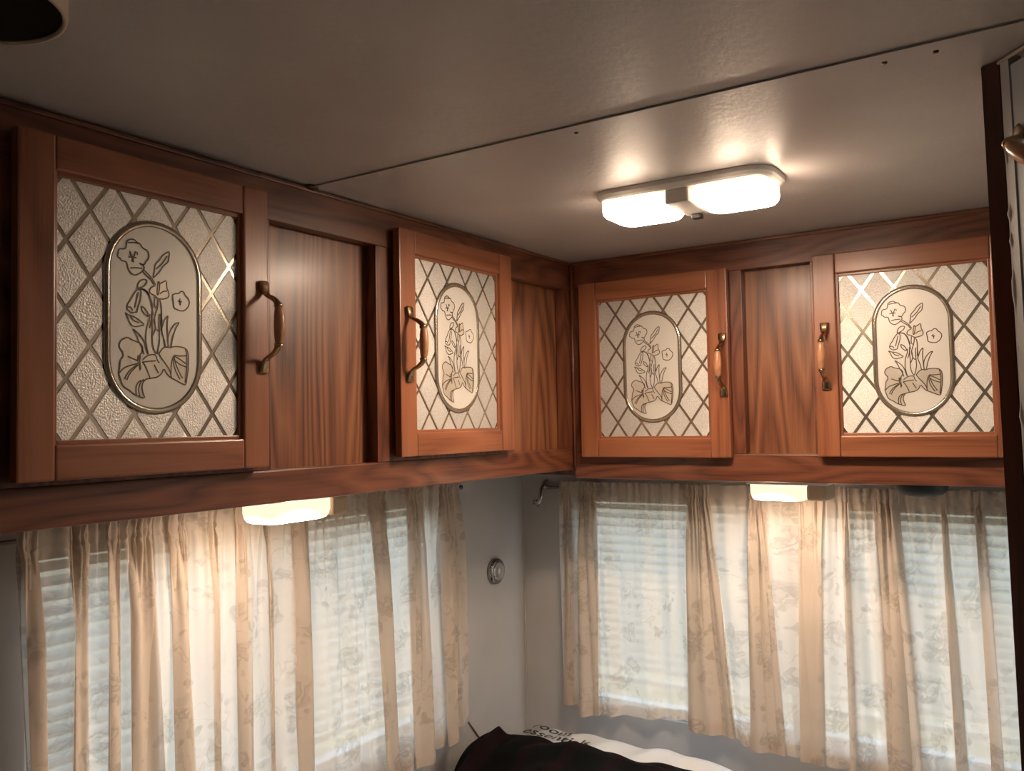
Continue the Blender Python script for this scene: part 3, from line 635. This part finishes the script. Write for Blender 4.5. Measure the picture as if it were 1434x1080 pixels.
# ================================================================== curtains
def chaikin(pl, n=2):
    for _ in range(n):
        o = [pl[0]]
        for P, Q in zip(pl, pl[1:]): o += [tuple(a*.75+b*.25 for a, b in zip(P, Q)), tuple(a*.25+b*.75 for a, b in zip(P, Q))]
        o.append(pl[-1]); pl = o
    return pl
def curtain(label, mapf, u_top, u_bot, zrod, hemf, pleats, seed):
    """u along the rod, v towards the room; pleats: (top B, top A, bottom B, bottom A) fold over themselves"""
    rnd = random.Random(seed); t = thing('curtain', label, 'curtain')
    waves = []; prev_t, prev_b = u_top[0], u_bot[0]
    for pl in list(pleats)+[None]:
        nt_, nb_ = (pl[0], pl[2]) if pl else (u_top[1], u_bot[1])
        k = max(1, int(abs(nb_-prev_b)/0.028)); waves.append((prev_t, nt_, prev_b, nb_, [rnd.uniform(-0.006, 0.007) for _ in range(k)], [rnd.uniform(-.2, .2) for _ in range(k)]))
        if pl: prev_t, prev_b = pl[1], pl[3]
    nseg = None
    def row(q):
        q = max(0.0, min(1.0, q)); e = q**0.8; pts = []
        for i, wv in enumerate(waves):
            a = wv[0]+(wv[2]-wv[0])*e; b = wv[1]+(wv[3]-wv[1])*e
            pts.append((a, 0.004*(0.3+q)))
            k = len(wv[4])
            for j in range(k):
                fr = (j+0.5+wv[5][j]*0.6)/k; pts.append((a+(b-a)*fr, wv[4][j]*(0.35+0.9*q)))
            if i < len(pleats):
                p4 = pleats[i]; B = p4[0]+(p4[2]-p4[0])*e; A = p4[1]+(p4[3]-p4[1])*e; s = 0.55+0.7*q
                pts += [(B, 0.0), (A-0.002, 0.001), (A, 0.0035*s), (A-0.002, 0.006*s), (B+0.003, 0.008*s), (B, 0.011*s), (B+0.002, 0.014*s), ((A+B)/2, 0.015*s), (A, 0.011*s)]
        pts.append((u_top[1]+(u_bot[1]-u_top[1])*e, 0.002))
        return pts
    ref = row(1.0); nsub = [max(1, int(math.hypot(Q[0]-P[0], Q[1]-P[1])/0.007)) for P, Q in zip(ref, ref[1:])]
    def dense(q):
        pl = row(q); o = []
        for (P, Q), k in zip(zip(pl, pl[1:]), nsub):
            for j in range(k): o.append((P[0]+(Q[0]-P[0])*j/k, P[1]+(Q[1]-P[1])*j/k))
        o.append(pl[-1]); return chaikin(o, 2)
    rl = dense(1.0); S_ = [0.0]
    for P, Q in zip(rl, rl[1:]): S_.append(S_[-1]+math.hypot(Q[0]-P[0], Q[1]-P[1]))
    ph = [rnd.uniform(0, 6.28) for _ in range(10)]
    def gather(s, k): # irregular ruffle noise
        return (math.sin(s*2*math.pi/0.021+ph[0]+1.7*math.sin(s*31+ph[1]))*0.55 + math.sin(s*2*math.pi/0.013+ph[2]+1.2*math.sin(s*47+ph[3]))*0.35 + math.sin(s*2*math.pi/0.047+ph[4]+k)*0.4)
    def drape(s, z):
        return 0.0075*math.sin(s*2*math.pi/0.085+ph[5]+1.2*math.sin(s*17+ph[8])+0.8*math.sin(z*6+ph[6])) + 0.0040*math.sin(s*2*math.pi/0.042+1.5*math.sin(s*23+ph[9])+z*5+ph[7])
    def surf(name, rows, off=0.0, doubled=False):
        bm = bmesh.new(); uvl = bm.loops.layers.uv.new('UVMap'); grid = []
        for z in rows:
            line = []
            zz0 = zrod
            for i, s in enumerate(S_):
                zh = hemf(rl[i][0]); q = (zz0-0.012-z)/(zz0-0.012+0.62)
                if z < zrod-0.012: zw = zrod-0.012 - (zrod-0.012-z)*(zrod-0.012-zh)/(zrod-0.012+0.62)
                else: zw = z
                u_, v_ = dcache(q)[i]
                dz = abs(z-zrod)
                if z > zrod-0.012:
                    g = 0.0060*gather(s, 0)*(0.35+dz/0.014*0.9); zw += 0.0016*gather(s*1.3, 2.0)*(dz/0.016) ; u_ += 0.0014*gather(s*0.8, 4.0)*(dz/0.012)
                else:
                    below = zrod-0.012-z; g = 0.0098*gather(s, 0)*math.exp(-below/0.06)*min(1, 0.45+below/0.02) + drape(s, z)*min(1, below/0.10); u_ += 0.0034*gather(s*0.9, 1.0)*math.exp(-below/0.05)
                v2 = v_*min(1, 0.45+max(0, q)*3) + g + off
                line.append((bm.verts.new(mapf(u_, v2, zw)), (s, z)))
            grid.append(line)
        for A, B in zip(grid, grid[1:]):
            for i in range(len(A)-1):
                f_ = bm.faces.new((A[i][0], A[i+1][0], B[i+1][0], B[i][0])); f_.smooth = True
                for lp, uvv in zip(f_.loops, (A[i][1], A[i+1][1], B[i+1][1], B[i][1])): lp[uvl].uv = uvv
        me = bpy.data.meshes.new(name); bm.to_mesh(me); bm.free(); me.materials.append(CLOTH)
        return link(bpy.data.objects.new(name, me), t)
    cache = {}
    def dcache(q):
        k = round(q, 5)
        if k not in cache: cache[k] = dense(q)
        return cache[k]
    zt = zrod-0.012
    surf('header_ruffle', [zrod+0.017, zrod+0.012, zrod+0.007, zrod+0.002, zrod-0.003, zrod-0.008, zrod-0.0122])
    surf('cloth_panel', [zt-(zt+0.62)*((i/46)**1.25) for i in range(47)])
    surf('hem', [-0.598, -0.605, -0.613, -0.6203], off=0.0013)
    return t
def lerp_tab(tab):
    def f_(x):
        if x <= tab[0][0]: return tab[0][1]
        for (a, b), (c, d) in zip(tab, tab[1:]):
            if x <= c: return b+(d-b)*(x-a)/(c-a)
        return tab[-1][1]
    return f_
curtain('beige flowered curtain on the wall with the round silver light', lambda u_, v_, z: (-0.250+v_, u_, z), (-0.957, -0.056), (-0.935, -0.032), -0.124,
        lerp_tab([(-1.0, -0.655), (-0.50, -0.655), (-0.18, -0.642), (-0.12, -0.63), (-0.045, -0.597), (0, -0.592)]),
        [(-0.953, -0.930, -0.935, -0.915), (-0.890, -0.866, -0.899, -0.865), (-0.841, -0.822, -0.841, -0.820), (-0.810, -0.771, -0.812, -0.757), (-0.749, -0.719, -0.737, -0.702),
         (-0.678, -0.664, -0.674, -0.654), (-0.631, -0.605, -0.631, -0.604), (-0.575, -0.562, -0.574, -0.556), (-0.516, -0.480, -0.517, -0.470), (-0.330, -0.285, -0.311, -0.255), (-0.225, -0.180, -0.215, -0.166), (-0.117, -0.080, -0.121, -0.062)], 3)
curtain('beige flowered curtain hanging below the lamp and black puck', lambda u_, v_, z: (u_, 0.215-v_, z), (-0.163, 0.860), (-0.165, 0.860), -0.140,
        lerp_tab([(-0.2, -0.618), (-0.125, -0.622), (-0.112, -0.640), (0.135, -0.616), (0.145, -0.627), (0.245, -0.630), (0.262, -0.640), (0.40, -0.648), (0.60, -0.660), (0.9, -0.665)]),
        [(-0.150, -0.135, -0.152, -0.128), (-0.106, -0.066, -0.116, -0.066), (0.150, 0.197, 0.142, 0.241), (0.280, 0.309, 0.271, 0.342), (0.379, 0.426, 0.370, 0.417), (0.462, 0.470, 0.460, 0.474), (0.517, 0.560, 0.526, 0.587), (0.628, 0.640, 0.642, 0.660), (0.683, 0.700, 0.695, 0.715), (0.76, 0.80, 0.76, 0.81)], 11)
# rods
t = thing('curtain_rod', 'slim chrome curtain rod on the wall with the round silver light', 'curtain rod')
bm = bmesh.new(); tube(bm, [(-0.2665, -0.985, -0.1225), (-0.2665, -0.5, -0.1225), (-0.2665, -0.040, -0.1225)], [0.0035]*3, 12, side=Vector((1, 0, 0))); finish('rod', bm, CHROME, t)
for y0, s in ((-0.985, -1), (-0.040, 1)):
    bm = bmesh.new(); lathe(bm, [(0.0045, 0), (0.0058, s*0.003), (0.0045, s*0.006), (0.0058, s*0.010), (0.0045, s*0.013), (0.0055, s*0.018), (0.0012, s*0.021)], 16, 'y'); finish('finial', bm, CHROME, t, loc=(-0.2665, y0, -0.1225))
    bm = bmesh.new(); tube(bm, [(XL+0.0005, y0-s*0.004, -0.1225), (-0.2665, y0-s*0.004, -0.1225)], [0.003]*2, 10, side=Vector((0, 1, 0))); finish('bracket', bm, CHROME, t)
t = thing('curtain_rod', 'slim chrome curtain rod below the end cabinet with a hanging hook bracket', 'curtain rod')
bm = bmesh.new(); tube(bm, [(-0.205, 0.2310, -0.1385), (0.3, 0.2310, -0.1385), (0.90, 0.2310, -0.1385)], [0.0035]*3, 12, side=Vector((0, 0, 1))); finish('rod', bm, CHROME, t)
bm = bmesh.new(); lathe(bm, [(0.0045, 0), (0.0058, -0.003), (0.0045, -0.006), (0.0058, -0.010), (0.0012, -0.013)], 16, 'x'); finish('finial', bm, CHROME, t, loc=(-0.205, 0.2310, -0.1385))
bm = bmesh.new(); tube(bm, [(-0.213, YB-0.001, -0.125), (-0.213, 0.236, -0.128), (-0.214, 0.222, -0.142), (-0.214, 0.217, -0.160), (-0.216, 0.214, -0.172), (-0.221, 0.213, -0.179), (-0.227, 0.214, -0.176), (-0.228, 0.216, -0.168)],
     [0.004, 0.004, 0.004, 0.0042, 0.0046, 0.0046, 0.004, 0.003], 10, [0.006]*8, side=Vector((1, 0, 0))); finish('hook_bracket', bm, CHROME, t)

# round silver light on the left wall
t = thing('round_wall_light', 'small round silver light on the bare wall between the curtains', 'light', (XL, 0.117, -0.322))
bm = bmesh.new(); lathe(bm, [(0.029, 0.0), (0.0295, 0.004), (0.0285, 0.009), (0.025, 0.012), (0.022, 0.0125), (0.020, 0.010)], 40, 'x'); finish('rim', bm, plain('dull_chrome', (0.38, 0.36, 0.34), 0.22, 1.0), t)
bm = bmesh.new(); lathe(bm, [(0.0205, 0.009), (0.0195, 0.0135), (0.0165, 0.015), (0.0158, 0.0135), (0.0125, 0.0165), (0.0118, 0.0150), (0.007, 0.0180), (0.001, 0.0185)], 40, 'x')
finish('ribbed_lens', bm, plain('frosty_lens', (0.70, 0.68, 0.66), 0.15, 0.8), t)
bm = bmesh.new(); tube(bm, [(XL+0.0015, 0.008, -0.628), (XL+0.0020, 0.035, -0.660), (XL+0.0020, 0.060, -0.690), (XL+0.002, 0.085, -0.73), (XL+0.002, 0.09, -0.80)], [0.0015]*5, 8)
tag(finish('cord', bm, plain('grey_cord', (0.16, 0.14, 0.12), 0.6)), 'thin grey cord on the bare wall behind the dark blanket', 'cord')

# ================================================================== wardrobe at the right
def shear(o):
    for v in o.data.vertices: v.co.x += 0.0126*(ZC-v.co.z)
    return o
w = thing('wardrobe', 'pale grey wardrobe with dark wooden corner post beside the end cabinet', 'wardrobe')
D = Vector((0.64, -0.77, 0)).normalized(); N = Vector((D.y, -D.x, 0)); N = N if N.x < 0 else -N
P0 = Vector((0.8005, -0.6293, 0))
GREY = plain('wardrobe_grey', (0.42, 0.45, 0.48), 0.5, 0, noise=0.06, nscale=6)
def quad(name, a, b, n0, n1, z0, z1, m, bev=0.0):
    pts = [P0+D*a+N*n0, P0+D*b+N*n0, P0+D*b+N*n1, P0+D*a+N*n1]
    bm = bmesh.new(); prism(bm, [(p_.x, p_.y) for p_ in pts], z0, z1, 2)
    if bev: bmesh.ops.bevel(bm, geom=bm.edges[:], offset=bev, segments=2, affect='EDGES')
    return shear(finish(name, bm, m, w))
bm = bmesh.new(); q0, q1 = P0+D*0.004-N*0.012, P0+D*0.36-N*0.012
prism(bm, [(0.845, -0.585), (q0.x+0.012, q0.y), (q1.x, q1.y), (1.42, q1.y), (1.42, -0.30), (0.90, -0.30)], ZF+0.001, ZC-0.002, 2)
shear(finish('carcass', bm, GREY, w))
quad('door_panel', 0.0118, 0.34, -0.0115, 0.0, ZF+0.06, ZC-0.010, GREY, 0.001)
quad('edge_strip', 0.0005, 0.0115, -0.0115, 0.001, ZF+0.002, ZC-0.002, plain('pale_strip', (0.50, 0.50, 0.50), 0.5))
bm = bmesh.new(); prism(bm, [(0.784, -0.622), (0.8003, -0.6291), (0.8160, -0.6100), (0.792, -0.588)], ZF+0.002, ZC-0.001, 2)
bmesh.ops.bevel(bm, geom=[e_ for e_ in bm.edges if abs(e_.verts[0].co.z-e_.verts[1].co.z) > 1], offset=0.0015, segments=2, affect='EDGES')
shear(finish('corner_post', bm, DARKWOOD, w))
# ragged caulk between post and panel
rnd = random.Random(5); bm = bmesh.new(); ctr = []
for i in range(70):
    z = ZC-0.01-i*0.012; ctr.append((P0.x+0.002+rnd.uniform(-0.0014, 0.0016), P0.y-0.0015, z))
tube(bm, ctr, [0.0016+rnd.uniform(-0.0007, 0.0012) for _ in ctr], 8); shear(finish('caulk_bead', bm, plain('white_caulk', (0.55, 0.52, 0.50), 0.7), w))
quad('ceiling_bead', -0.002, 0.36, 0.0, 0.003, ZC-0.005, ZC-0.002, plain('pale_bead', (0.62, 0.54, 0.44), 0.5), 0.001)
hb = P0+D*0.060; tilt = Matrix.Translation((hb.x+0.0015, hb.y, 0.226)) @ Matrix.Rotation(math.atan2(D.y, D.x), 4, 'Z') @ Matrix.Rotation(R(-52), 4, 'Y')
for nm, me in (('handle_arm', HMES[0]), ('handle_arm', HMES[1]), ('handle_grip', GME)):
    h = link(bpy.data.objects.new(nm, me), w); h.matrix_world = tilt

# ================================================================== bed things at the bottom
MATT = plain('mattress_ticking', (0.55, 0.52, 0.47), 0.8, 0, noise=0.05, nscale=40)
b_ = thing('bed', 'low bed with pale mattress fitted in the corner under the windows', 'bed')
boxo('mattress', (XL+0.012, -1.25, -0.98), (0.72, YB-0.012, -0.85), MATT, b_, 0.02)
boxo('bed_base', (XL+0.002, -1.24, ZF+0.001), (0.71, YB-0.002, -0.981), OAK_H, b_)
def lumpy(name, fn, x0, x1, y0, y1, zb, m, nx=70, ny=40):
    bm = bmesh.new(); top = []; uvl = bm.loops.layers.uv.new('UVMap')
    for j in range(ny+1):
        line = []
        for i in range(nx+1):
            x = x0+(x1-x0)*i/nx; y = y0+(y1-y0)*j/ny
            a, b2 = i/nx*2-1, j/ny*2-1; edge = max(0.0, 1-max(abs(a), abs(b2))**6)
            z = zb+(fn(x, y)-zb)*edge**0.5 if edge > 0 else zb
            line.append(bm.verts.new((x, y, z)))
        top.append(line)
    for A, B in zip(top, top[1:]):
        for i in range(nx):
            f_ = bm.faces.new((A[i], A[i+1], B[i+1], B[i])); f_.smooth = True
            for lp in f_.loops: lp[uvl].uv = (lp.vert.co.x, lp.vert.co.y)
    rim = top[0]+[r_[-1] for r_ in top[1:]]+top[-1][-2::-1]+[r_[0] for r_ in top[-2:0:-1]]
    bm.faces.new(rim)
    return bm
def bagtop(x, y):
    q = max(0, 1-((x-0.025)/0.305)**10)*max(0, 1-((y-0.080)/0.165)**6)
    return -0.80+0.137*q**0.7+0.003*math.sin(x*38+y*20)*q+0.002*math.sin(x*71-y*33)
BAGM = plain('white_bag_plastic', (0.76, 0.79, 0.82), 0.3, 0, bumps=0.15, nscale=30)
bag = thing('bedding_bag', 'white plastic bedding bag with black lettering under the dark blanket', 'bag')
finish('bag', lumpy('bag', bagtop, -0.275, 0.32, -0.06, 0.228, -0.848, BAGM), BAGM, bag)
INK = plain('black_ink', (0.015, 0.015, 0.015), 0.5)
def lettering(txt, x, y, size):
    cu = bpy.data.curves.new('lettering', 'FONT'); cu.body = txt; cu.size = size; cu.offset = 0.0006; cu.resolution_u = 4
    o = bpy.data.objects.new('lettering', cu); COL.objects.link(o)
    me = bpy.data.meshes.new_from_object(o.evaluated_get(bpy.context.evaluated_depsgraph_get())); bpy.data.objects.remove(o)
    bm = bmesh.new(); bm.from_mesh(me); bmesh.ops.subdivide_edges(bm, edges=[e_ for e_ in bm.edges if e_.calc_length() > 0.006], cuts=2)
    for v in bm.verts:
        X, Y = v.co.x+x, v.co.y+y; v.co = Vector((X, Y, bagtop(X, Y)+0.0022))
    o = finish('lettering', bm, INK, bag); o['label'] = 'bold black lowercase lettering'
bpy.context.view_layer.update()
lettering('room', -0.196, 0.128, 0.043)
lettering('essentials', -0.200, 0.092, 0.043)
SIL = lerp_tab([(-0.30, -0.70), (-0.275, -0.672), (-0.25, -0.652), (-0.232, -0.644), (-0.211, -0.629), (-0.198, -0.645), (-0.185, -0.664), (-0.135, -0.654), (-0.09, -0.644), (-0.033, -0.629), (0.0, -0.632), (0.05, -0.640), (0.10, -0.645), (0.15, -0.643), (0.18, -0.652), (0.24, -0.69)])
def blanket(x, y):
    d = y-0.02; z = SIL(x) - 1.3*max(0, d-0.005)**1.15 - 0.45*max(0, -d-0.02)**1.2
    return max(z + (0.005*math.sin(x*42+y*30)+0.004*math.sin(y*55-x*18))*min(1, abs(d)/0.04), under(x, y)+0.008)
def under(x, y):
    return max(-0.849, bagtop(x, y)+0.004) if y > -0.075 else -0.849
def draped(x0, x1, y0, y1, nx=90, ny=60):
    bm = bmesh.new(); T_, B_ = [], []
    for j in range(ny+1):
        ta, ba = [], []
        for i in range(nx+1):
            x = x0+(x1-x0)*i/nx; y = y0+(y1-y0)*j/ny; m_ = max(abs(i/nx*2-1), abs(j/ny*2-1)); e_ = max(0.0, 1-m_**10)**0.5
            zb_ = under(x, y)+0.0015; ta.append(bm.verts.new((x, y, zb_+0.002+(blanket(x, y)-zb_)*e_))); ba.append(bm.verts.new((x, y, zb_)))
        T_.append(ta); B_.append(ba)
    for G_ in (T_, B_):
        for A, B in zip(G_, G_[1:]):
            for i in range(nx): bm.faces.new((A[i], A[i+1], B[i+1], B[i])).smooth = True
    rim = lambda g_: g_[0]+[r_[-1] for r_ in g_[1:]]+g_[-1][-2::-1]+[r_[0] for r_ in g_[-2:0:-1]]
    a_, c_ = rim(T_), rim(B_)
    for i in range(len(a_)): bm.faces.new((a_[i], a_[(i+1) % len(a_)], c_[(i+1) % len(a_)], c_[i]))
    return bm
def plaid():
    m, n, l, b = mat('dark_plaid'); t2 = n.new('ShaderNodeTexCoord'); sp2 = n.new('ShaderNodeSeparateXYZ'); l.new(t2.outputs['Object'], sp2.inputs[0])
    acc = []
    for ax, col in (('X', (0.007, 0.0012, 0.0014)), ('Y', (0.0010, 0.0028, 0.0024))):
        mu = n.new('ShaderNodeMath'); mu.operation = 'MULTIPLY'; mu.inputs[1].default_value = 11; l.new(sp2.outputs[ax], mu.inputs[0])
        fr = n.new('ShaderNodeMath'); fr.operation = 'FRACT'; l.new(mu.outputs[0], fr.inputs[0])
        c = ramp(n, [(0.0, (0.0012, 0.0012, 0.0014)), (0.62, (0.0012, 0.0012, 0.0014)), (0.66, col), (0.90, col), (0.94, (0.0012, 0.0012, 0.0014))]); l.new(fr.outputs[0], c.inputs[0]); acc.append(c.outputs[0])
    ad = n.new('ShaderNodeVectorMath'); ad.operation = 'ADD'; l.new(acc[0], ad.inputs[0]); l.new(acc[1], ad.inputs[1]); l.new(ad.outputs[0], b.inputs['Base Color'])
    setp(b, Roughness=0.95, Specular_IOR_Level=0.15); return m
tag(finish('plaid_blanket', draped(-0.274, 0.24, -0.26, 0.066), plaid()), 'crumpled near-black plaid blanket heaped on the white bag', 'blanket')
